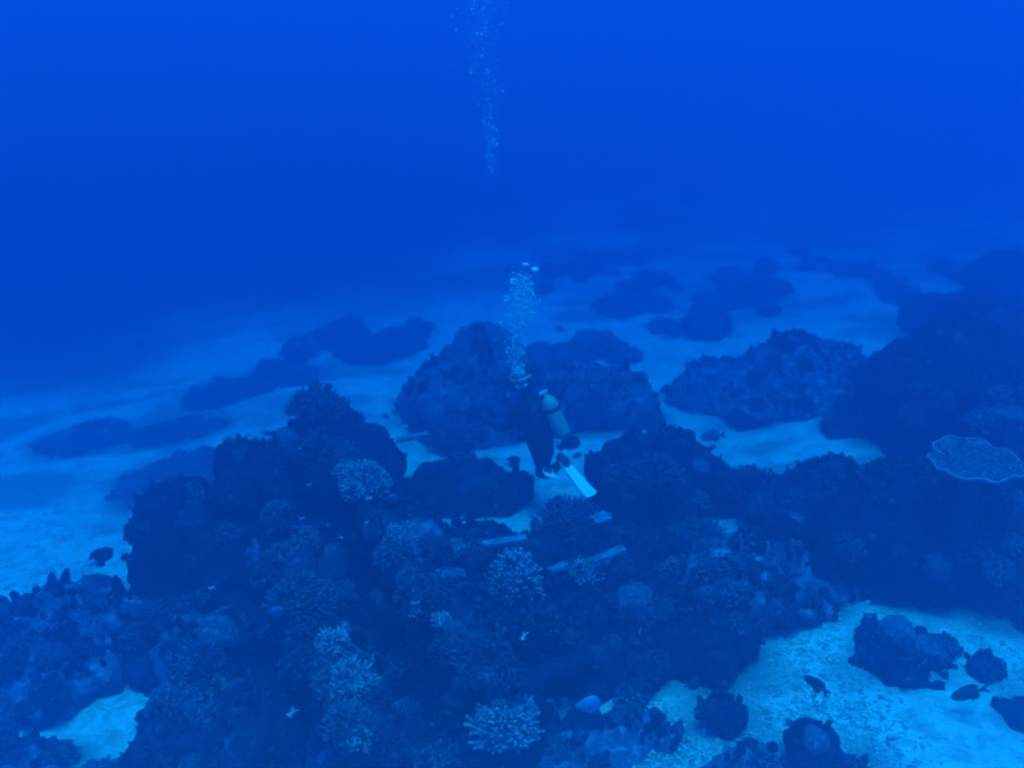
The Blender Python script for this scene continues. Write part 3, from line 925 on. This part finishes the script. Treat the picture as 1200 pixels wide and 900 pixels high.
# ------------------------------------------------------------------ diver
def skinned(name, joints, bones, mat, parent, root=0, sub=2):
    me = bpy.data.meshes.new(name + '_skeleton')
    me.from_pydata([j[0] for j in joints], bones, [])
    o = bpy.data.objects.new(name, me); COL.objects.link(o)
    sk = o.modifiers.new('skin', 'SKIN'); sk.use_smooth_shade = True
    lay = me.skin_vertices[0] if me.skin_vertices else None
    if lay is None:
        bm = bmesh.new(); bm.from_mesh(me); bm.verts.layers.skin.verify(); bm.to_mesh(me); bm.free(); lay = me.skin_vertices[0]
    for i, j in enumerate(joints):
        r = j[1]; lay.data[i].radius = (r, r) if not isinstance(r, tuple) else r
        lay.data[i].use_root = (i == root)
    ss = o.modifiers.new('sub', 'SUBSURF'); ss.levels = sub; ss.render_levels = sub
    dg = bpy.context.evaluated_depsgraph_get(); dg.update()
    new = bpy.data.meshes.new_from_object(o.evaluated_get(dg))
    o.modifiers.clear(); o.data = new; bpy.data.meshes.remove(me)
    new.name = name; new.materials.clear(); new.materials.append(mat)
    new.polygons.foreach_set('use_smooth', np.ones(len(new.polygons), dtype=bool))
    o.parent = parent
    return o

def hand_chain(J, B, wrist_i, w, fwd, side_, up):
    """palm, four unequal bent fingers and a thumb, added to the joints J and bones B"""
    w = Vector(w); fwd = Vector(fwd).normalized(); s = Vector(side_).normalized(); up = Vector(up).normalized()
    J.append((w + fwd * .055, (.036, .018))); p = len(J) - 1; B.append((wrist_i, p))
    for k, (off, L) in enumerate(((-.032, .066), (-.011, .078), (.011, .074), (.031, .056))):
        a = w + fwd * .09 + s * off
        last = p
        for q, (t, dn) in enumerate(((0, 0), (.45, .008), (.8, .028), (1.0, .045))):
            J.append((a + fwd * (L * t) - up * dn, .0095 - .0008 * q)); B.append((last, len(J) - 1)); last = len(J) - 1
    last = p
    for t in (.4, .75, 1.0):
        J.append((w + fwd * (.03 + .055 * t) - s * (.03 + .035 * t) - up * (.02 * t), .0105)); B.append((last, len(J) - 1)); last = len(J) - 1

PELVIS = at_dist(636, 522, 9.9)
diver = empty('person', PELVIS, (0, 0, math.radians(150)), 1.0)
tag(diver, 'scuba diver in black wetsuit with yellow green tank and white fins, hovering over the reef', 'person')
def loc(u, v, depth):                            # a point on the diver, in the diver's own frame
    return tuple(Matrix.Rotation(-math.radians(150), 3, 'Z') @ (at_dist(u, v, depth) - PELVIS))
J = [((0, 0, 0), (.15, .13)), ((.06, 0, .18), (.15, .13)), ((.13, 0, .37), (.18, .14)), ((.19, 0, .50), (.11, .09)), ((.205, 0, .565), .062), ((.23, 0, .62), .075), ((.25, 0, .685), .092), ((.27, 0, .755), .075)]
B = [(i, i + 1) for i in range(7)]
def add(parent, p, r):
    J.append((p, r)); B.append((parent, len(J) - 1)); return len(J) - 1
for s in (1, -1):
    sh = add(2, (.16, .175 * s, .45), .070)
    ua = add(sh, (.24, .23 * s, .34), .056)
    el = add(ua, (.315, .26 * s, .22), .046)
    fa = add(el, (.42, .215 * s, .19), .043)
    wr = add(fa, (.53, .16 * s, .19), .030)
    hand_chain(J, B, wr, (.53, .16 * s, .19), (1, -.25 * s, .05), (0, s, 0), (0, 0, 1))
def mid(a, b, t): return tuple(Vector(a).lerp(Vector(b), t))
def leg(hip, knee, ankle, toe):
    i = add(0, hip, .105); i = add(i, mid(hip, knee, .45), .090); i = add(i, knee, .066); i = add(i, mid(knee, ankle, .4), .060); i = add(i, ankle, .042); add(i, mid(ankle, toe, .16), .040)
LK, LAK, LT = loc(640, 557, 10.05), loc(660, 540, 9.75), loc(692, 583, 9.50)
RK, RA, RT = loc(633, 556, 10.20), loc(641, 552, 9.86), loc(647, 566, 9.50)
leg((-.02, .095, -.07), LK, LAK, LT)
leg((0, -.095, -.07), RK, RA, RT)
skinned('body', J, B, M['suit'], diver)
# face: only a sliver shows beside the mask
F_ = Vector((.25, 0, .685)); fw = Vector((.93, 0, -.36)); fu = Vector((.36, 0, .93))
def hp(a, b, c): return F_ + fw * a + Vector((0, 1, 0)) * b + fu * c
fb = MB(); fb.blob(hp(.045, 0, -.01), (.058, .062, .078), 12, 8); fb.blob(hp(.108, 0, -.012), (.014, .013, .02), 8, 6)
for s in (1, -1): fb.blob(hp(.095, .03 * s, .02), (.012, .014, .012), 8, 6)
fb.blob(hp(.098, 0, -.052), (.012, .024, .01), 8, 6)
fb.build('face', M['skin'], diver)
mk_ = MB(); mk_.tube([hp(.10, 0, .02), hp(.145, 0, .02)], [.075, .078], 14); mo = mk_.build('mask', M['rubber'], diver)
ml_ = MB(); ml_.tube([hp(.1455, 0, .02), hp(.15, 0, .02)], [.066, .064], 14); ml_.build('mask_lens', M['lens'], mo)
ms = MB(); ms.tube([hp(.10 * math.cos(t) + .0, .103 * math.sin(t), .03) for t in np.linspace(.4, 2 * PI - .4, 22)], [.012] * 22, 6); ms.build('mask_strap', M['metal'], mo)
rg_ = MB(); rg_.tube([hp(.09, 0, -.06), hp(.12, 0, -.065), hp(.155, 0, -.065)], [.02, .038, .034], 12); rg_.build('regulator', M['rubber'], diver)
# jacket
ta = Vector((.46, 0, .888)); tn = Vector((-.888, 0, .46))
jm = MB(); c0 = Vector((.035, 0, .10))
ring = []
for i, (t, rx, ry) in enumerate(((0, .18, .165), (.10, .20, .185), (.22, .215, .195), (.32, .20, .18), (.38, .15, .13))):
    ring.append((c0 + ta * t, rx, ry))
v_, f_ = [], []
for c, rx, ry in ring:
    for j in range(18):
        a = 2 * PI * j / 18; v_.append(tuple(c + Vector((0, 1, 0)) * (rx * math.cos(a)) + tn * (ry * math.sin(a))))
for i in range(len(ring) - 1):
    for j in range(18): f_.append((i * 18 + j, i * 18 + (j + 1) % 18, (i + 1) * 18 + (j + 1) % 18, (i + 1) * 18 + j))
f_.append(tuple(range(17, -1, -1))); f_.append(tuple(4 * 18 + j for j in range(18)))
mesh_obj('buoyancy_vest', v_, f_, M['rubber'], diver)
# tank
T0 = Vector((.02, 0, .05)) + tn * .285
def tp(t): return tuple(T0 + ta * t)
tm = MB(); tm.tube([tp(t) for t in (-.055, -.045, -.02, .0, .33, .37, .405, .43, .445)], [.03, .065, .086, .092, .092, .084, .062, .035, .022], 20)
tk = tm.build('air_tank', M['tank'], diver)
for t in (.25,):
    sm = MB(); sm.tube([tp(t), tp(t + .012), tp(t + .032), tp(t + .044)], [.0935, .0965, .0965, .0935], 20); sm.build('tank_strap', M['rubber'], tk)
vm = MB(); vm.tube([tp(.44), tp(.50)], [.022, .02], 10); vm.tube([Vector(tp(.48)) + Vector((0, -.05, 0)), Vector(tp(.48)) + Vector((0, .06, 0))], [.02, .02], 10); vm.blob(Vector(tp(.48)) + Vector((0, .075, 0)), .026, 8, 6)
vm.build('valve', M['metal'], tk)
hm = MB(); hm.tube([Vector(tp(.48)), Vector(tp(.55)) + Vector((.04, -.10, 0)), Vector((.20, -.2, .63)), hp(.13, -.10, -.07), hp(.14, -.03, -.065)], [.012] * 5, 8)
hm.build('hose', M['rubber'], diver)
gm = MB(); gm.tube([Vector(tp(.47)), Vector((.02, .20, .40)), Vector((.12, .24, .22))], [.011] * 3, 8); gm.tube([(.12, .24, .22), (.13, .245, .13)], [.03, .034], 10)
gm.build('gauge_hose', M['rubber'], diver)
def fin(ankle, direction, normal, L, name='fin'):
    a = Vector(ankle); d = Vector(direction).normalized(); n = Vector(normal); n = (n - d * n.dot(d)).normalized(); s = d.cross(n)
    prof = ((0, .050, .030), (.10, .055, .026), (.2, .058, .016), (.45, .064, .011), (.75, .070, .008), (.95, .072, .006), (1.0, .062, .005))
    v, f = [], []
    for (t, w, th) in prof:
        for x, y in ((-1, -.6), (-.97, .6), (-.9, 1.6), (-.78, .6), (-.1, .4), (0, 1.0), (.1, .4), (.78, .6), (.9, 1.6), (.97, .6), (1, -.6)):
            v.append(tuple(a + d * (t * L) + s * (x * w) + n * (y * th + .06 * t * t)))
    k = 11
    for i in range(len(prof) - 1):
        for j in range(k): f.append((i * k + j, i * k + (j + 1) % k, (i + 1) * k + (j + 1) % k, (i + 1) * k + j))
    f.append(tuple(range(k - 1, -1, -1))); f.append(tuple((len(prof) - 1) * k + j for j in range(k)))
    fo = mesh_obj(name, v, f, M['fin'], diver, smooth=False)
    pm = MB(); pm.tube([a - d * .07, a - d * .02, a + d * .05, a + d * .10], [.042, .050, .052, .034], 12); pm.build('foot_pocket', M['rubber'], fo)
    return fo
for an, tip in ((LAK, LT), (RA, RT)):
    d_ = Vector(tip) - Vector(an)
    fin(Vector(an) - d_ * .02, d_, Matrix.Rotation(-math.radians(150), 3, 'Z') @ Vector((.25, -.75, .6)), d_.length * 1.05)

# ------------------------------------------------------------------ fish
def fish_kind(name, depth, body_m, tail_m, fin_m, tail_fork=.5, rear=None, label=None):
    """thing > body, tail_fin, dorsal_fin, anal_fin, two pectoral fins, two eyes; one unit long, nose at +x"""
    root = empty(name)
    xs = np.linspace(0, 1, 14)
    prof = [max(.012, depth * .5 * (math.sin(PI * min(1, (1 - (1 - x) ** 1.35))) ** .62 if x < .995 else 0)) for x in xs]
    v, f = [], []; K = 12
    def ring_(x, h): return [(.5 - x * .82, .36 * h * math.sin(2 * PI * j / K) * (1 if x < .8 else .8), h * math.cos(2 * PI * j / K) * (1.0 if math.cos(2 * PI * j / K) > 0 else .95)) for j in range(K)]
    for x, h in zip(xs, prof):
        h2 = max(h, .055 * depth * 2) if x > .6 else h
        v += ring_(x, h2)
    for i in range(13):
        for j in range(K): f.append((i * K + j, i * K + (j + 1) % K, (i + 1) * K + (j + 1) % K, (i + 1) * K + j))
    f.append(tuple(range(K - 1, -1, -1))); f.append(tuple(13 * K + j for j in range(K)))
    b = mesh_obj('body', v, f, body_m, root)
    if rear:
        b.data.materials.append(rear)
        for p in b.data.polygons:
            if p.center.x < -.12: p.material_index = 1
    def blade(nm, pts, m, parent=root):
        n = len(pts); th = .008
        vv = [(x, y - th, z) for x, y, z in pts] + [(x, y + th, z) for x, y, z in pts]
        ff = [tuple(range(n)), tuple(range(2 * n - 1, n - 1, -1))] + [(i, i + n, (i + 1) % n + n, (i + 1) % n) for i in range(n)]
        return mesh_obj(nm, vv, ff, m, parent, smooth=False)
    w = .09 + depth * .16; k = tail_fork
    blade('tail_fin', [(-.29, 0, .035), (-.36, 0, .07), (-.52, 0, w), (-.50, 0, w * .6), (-.42 + .03 * (1 - k), 0, 0), (-.50, 0, -w * .6), (-.52, 0, -w), (-.36, 0, -.07), (-.29, 0, -.035)], tail_m)
    D = depth * .5
    blade('dorsal_fin', [(.26, 0, D * .72), (.18, 0, D * 1.12), (.0, 0, D * 1.25), (-.16, 0, D * 1.12), (-.26, 0, D * .75), (-.24, 0, D * .4), (0, 0, D * .85)], fin_m)
    blade('anal_fin', [(.02, 0, -D * .85), (-.05, 0, -D * 1.2), (-.16, 0, -D * 1.12), (-.26, 0, -D * .7), (-.24, 0, -D * .35)], fin_m)
    for s in (1, -1):
        blade('pectoral_fin', [(.17, s * D * .38, .0), (.10, s * D * .52, .05), (.03, s * D * .58, .0), (.04, s * D * .55, -.06), (.12, s * D * .45, -.05)], fin_m)
        e = MB(); e.blob((.36, s * D * .22, D * .22), (.026, .014, .026), 8, 6); e.build('eye', M['eye'], root)
    return root
K_ = {
    'black': fish_kind('fish', .52, M['fblack'], M['fwhite'], M['fblack'], .4, M['fwhite']),
    'dark': fish_kind('fish', .42, M['fblack'], M['fblack'], M['fblack'], .7),
    'chromis': fish_kind('fish', .46, M['fblack'], M['fwhite'], M['fblack'], .9, M['fwhite']),
    'blue': fish_kind('fish', .66, M['fblue'], M['fblack'], M['fblack'], .2),
    'dimblue': fish_kind('fish', .62, M['fdim'], M['fblack'], M['fblack'], .2),
    'grey': fish_kind('fish', .44, M['fgrey'], M['fblack'], M['fblack'], .5),
}
_used = set()
def put_fish(kind, u, v, Lpx, ang, up_off, label, away=.15, group=None):
    """Lpx: length in photo pixels, ang: heading in the picture, 0 right and 90 up; up_off: metres in front of what lies behind"""
    p, _ = hit(u, v)
    c0 = Vector((0, 0, CAM_H)); dist = (p - c0).length - up_off
    pos = c0 + ray_dir(u, v) * dist
    L = Lpx / px_per_m(pos)
    pr = math.radians(PITCH); a = math.radians(ang)
    upv = Vector((0, math.sin(pr), math.cos(pr))); fwd = Vector((0, math.cos(pr), -math.sin(pr)))
    X = (Vector((1, 0, 0)) * math.cos(a) + upv * math.sin(a) * .9 + fwd * away).normalized()
    Z = Vector((0, 0, 1)) - X * X.z; Z.normalize(); Y = Z.cross(X)
    if kind not in _used: r = K_[kind]; _used.add(kind)
    else: r = copy_tree(K_[kind])
    r.location = pos; r.rotation_euler = Matrix((X, Y, Z)).transposed().to_euler(); r.scale = (L, L, L)
    tag(r, label, 'fish', group)
    return r
put_fish('black', 117, 654, 36, 40, .9, 'black fish with a white tail swimming up over the left sand')
put_fish('black', 662, 518, 38, -8, 1.6, 'black oval fish hovering right beside the lower end of the tank')
put_fish('black', 600, 541, 22, 20, .5, 'black fish with a white tail just left of the sand channel')
put_fish('dark', 558, 512, 25, -40, .5, 'plain dark fish pointing down right, left of the diver above the grey coral')
put_fish('grey', 835, 511, 30, 188, .5, 'grey barred fish with dark fins over the sand in front of the big lone mound')
put_fish('dark', 957, 803, 34, 138, .3, 'dark slim fish over the lower right sand, near the flat turf patch')
put_fish('dark', 1136, 812, 44, 200, .35, 'large dark fish resting low over the sand at the lower right')
put_fish('dark', 806, 577, 16, 190, .25, 'small dark fish over the sand gap right of the round knoll')
put_fish('dark', 313, 508, 15, 0, .25, 'small dark fish at the back edge of the main reef, left of the tall tower')
put_fish('dark', 365, 496, 18, -70, .3, 'dark fish nosing down in front of the tall tower')
put_fish('dark', 452, 488, 12, 180, .3, 'tiny dark fish behind the main reef, right of the tall tower')
put_fish('dark', 676, 534, 14, 20, .6, 'small dark fish just above the upper end of the white fin')
put_fish('dark', 494, 455, 24, 60, .5, 'dark fish rising at the left foot of the pointed pinnacle')
put_fish('blue', 686, 826, 38, 3, 1.0, 'pale blue round fish with a black tail above the bottom of the reef')
put_fish('dimblue', 320, 717, 27, 0, .6, 'dim blue fish with a black tail left of the dull domed coral')
put_fish('dimblue', 457, 585, 21, 15, .4, 'blue fish in front of the fine branched coral bush')
put_fish('chromis', 438, 584, 19, -5, .4, 'dark fish with a bright white tail touching the blue fish from the left')
CH = [(368, 566, 13, 20, 'beside the shaded tower face'), (359, 607, 13, 10, 'in the dark hollow, left of the sparse sprig'), (390, 613, 12, 25, 'in the middle of the dark hollow below the coral bush'),
      (404, 632, 14, -30, 'lowest in the dark hollow right of the domed coral'), (358, 653, 13, 200, 'directly above the dull domed coral'), (243, 690, 15, 195, 'alone on the shaded left reef'),
      (434, 610, 11, 30, 'just left of the sparse pale sprig'), (536, 610, 15, 215, 'above the dim wide plank'), (481, 499, 14, 0, 'above the pale plank end behind the reef'),
      (526, 662, 12, 95, 'left of the white branching coral'), (611, 752, 20, 250, 'below the white branching coral'), (751, 733, 14, 80, 'alone on the very dark hump'),
      (336, 842, 27, 232, 'largest of its kind, low beside the crusted beam'), (697, 652, 12, 150, 'right over the crusted plank'), (355, 525, 10, 10, 'high on the tower face')]
for (u, v, L, a, w) in CH:
    put_fish('chromis', u, v, L * 1.3, a, .5, 'small white tailed fish ' + w, group='small white tailed fish over the reef')
for (u, v, L, a, w) in [(420, 378, 9, 190, 'over the far ridge left of the pinnacle'), (345, 441, 8, 200, 'over the low hazy patch behind the tower'), (657, 386, 13, 160, 'over the far sand right of the bubbles'), (330, 414, 8, 0, 'over the left sand near the drop off')]:
    put_fish('grey', u, v, L, a, .5, 'faint far fish ' + w, group='faint far fish over the sand')

# ------------------------------------------------------------------ bubbles
def bub_mesh(cap):
    V, F = ico(2); P = V.copy()
    if cap: P[:, 2] = np.where(P[:, 2] < 0, P[:, 2] * .25, P[:, 2] * .75)
    o = mesh_obj('air_bubble', P, F, M['bubble'], None); me = o.data; bpy.data.objects.remove(o); return me
B_ROUND, B_CAP = bub_mesh(False), bub_mesh(True)
rb = random.Random(21)
def bubble(u, v, dpx, depth, label, grp, cap=False):
    p = at_dist(u, v, depth); r = dpx / 2 / px_per_m(p)
    o = bpy.data.objects.new('air_bubble', B_CAP if cap else B_ROUND); COL.objects.link(o)
    o.location = p; o.scale = (r * rb.uniform(.9, 1.2), r * rb.uniform(.9, 1.2), r * rb.uniform(.8, 1.05))
    o.rotation_euler = (rb.uniform(-.2, .2), rb.uniform(-.2, .2), rb.uniform(0, 6))
    tag(o, label, 'bubble', grp)
DB = 9.8
L1 = 'small silvery air bubble in the lower stream rising from the diver'
for (u, v, d, w) in [(616, 311, 9, 'topmost'), (627, 316, 9, 'right hand upper'), (601, 329, 8, 'left hand upper')]:
    bubble(u, v, d, DB, 'large dome shaped air bubble, %s of the lower stream' % w, 'large dome shaped bubbles', True)
def lower_axis(v):
    t = (v - 308) / 150
    return 611 - 4 * t + 3 * math.sin(t * 7), (17 if v < 345 else 19 if v < 380 else 10 if v < 400 else 12) * (1 if v < 430 else .7)
n = 0
while n < 170:
    v = 318 + 138 * rb.random() ** .85
    c, w = lower_axis(v); u = c + rb.gauss(0, w * .55)
    if abs(u - c) > w * 1.2 or (385 < v < 392 and rb.random() < .7): continue
    d = rb.choice((1.8, 2.2, 2.6, 3.2, 4.0)); bubble(u, v, d, DB + rb.uniform(-.2, .2), '%s silvery air bubble %s of the lower stream' % ('tiny' if d < 2.5 else 'small' if d < 3.5 else 'larger', 'in the wide top' if v < 352 else 'in the misty middle' if v < 390 else 'in the thinner lower part' if v < 428 else 'just above the diver at the foot'), 'bubbles of the lower stream'); n += 1
L2 = 'tiny faint air bubble in the upper stream at the top of the picture'
n = 0
while n < 80:
    v = 208 * rb.random() ** 1.25 - 4
    c = 563 + 12 * min(1, v / 150); w = 30 - 22 * min(1, v / 170); u = c + rb.gauss(0, w * .6)
    if abs(u - c) > w * 1.3: continue
    d = rb.choice((1.8, 2.0, 2.4, 3.2)); bubble(u, v, d, 11.9 + rb.uniform(-.4, .4), '%s faint air bubble %s of the upper stream' % ('tiny' if d < 2.2 else 'small', 'at the spread out top' if v < 45 else 'in the upper half' if v < 100 else 'in the lower half' if v < 150 else 'at the narrow foot'), 'bubbles of the upper stream'); n += 1
def fizz(name, label, pts):
    V, F = ico(1); vs, fs, k = [], [], 0
    for p, r in pts:
        vs.append(V * r + np.array(p)); fs.append(F + k); k += len(V)
    o = mesh_obj(name, np.vstack(vs), np.vstack(fs), M['bubble']); tag(o, label, None, None, 'stuff')
pts = []
while len(pts) < 1500:
    v = rb.choice((rb.gauss(358, 16), rb.uniform(322, 455)))
    c, w = lower_axis(max(310, v)); u = c + rb.gauss(0, w * .5)
    p = at_dist(u, v, DB + rb.uniform(-.2, .2)); pts.append((tuple(p), rb.uniform(.004, .010)))
fizz('bubble_fizz', 'fine fizz of the lower bubble stream', pts)
pts = []
for _ in range(700):
    v = 210 * rb.random() ** 1.3 - 5
    c = 563 + 12 * min(1, v / 150); w = 30 - 22 * min(1, v / 170); u = c + rb.gauss(0, w * .55)
    pts.append((tuple(at_dist(u, v, 11.9 + rb.uniform(-.4, .4))), rb.uniform(.004, .009)))
top = at_dist(563, 0, 11.9)
for _ in range(500):                             # the stream goes on towards the surface
    z = rb.uniform(top.z, 9.0); w = .34 + .1 * (z - top.z)
    pts.append(((top.x + rb.gauss(0, w * .5), top.y + rb.gauss(0, w * .5), z), rb.uniform(.005, .016)))
fizz('bubble_fizz', 'fine fizz of the upper bubble stream', pts)
for k_, r in K_.items():
    if k_ not in _used:
        for ch in list(r.children): bpy.data.objects.remove(ch)
        bpy.data.objects.remove(r)

# ------------------------------------------------------------------ specks drifting in the water
pts = []
for _ in range(170):
    p = at_dist(rb.uniform(-10, 1210), rb.uniform(-10, 910), rb.uniform(2.5, 9)); g = hz(p.x, p.y)
    if p.z > g + .6: pts.append((tuple(p), rb.uniform(.0015, .0045)))
V_, F_i = ico(1); k_ = 0; vs_, fs_ = [], []
for p, r in pts:
    vs_.append(V_ * r * np.array((1, 1.3, .8)) + np.array(p)); fs_.append(F_i + k_); k_ += len(V_)
tag(mesh_obj('drifting_specks', np.vstack(vs_), np.vstack(fs_), M['rim']), 'fine specks drifting in the water', None, None, 'stuff')
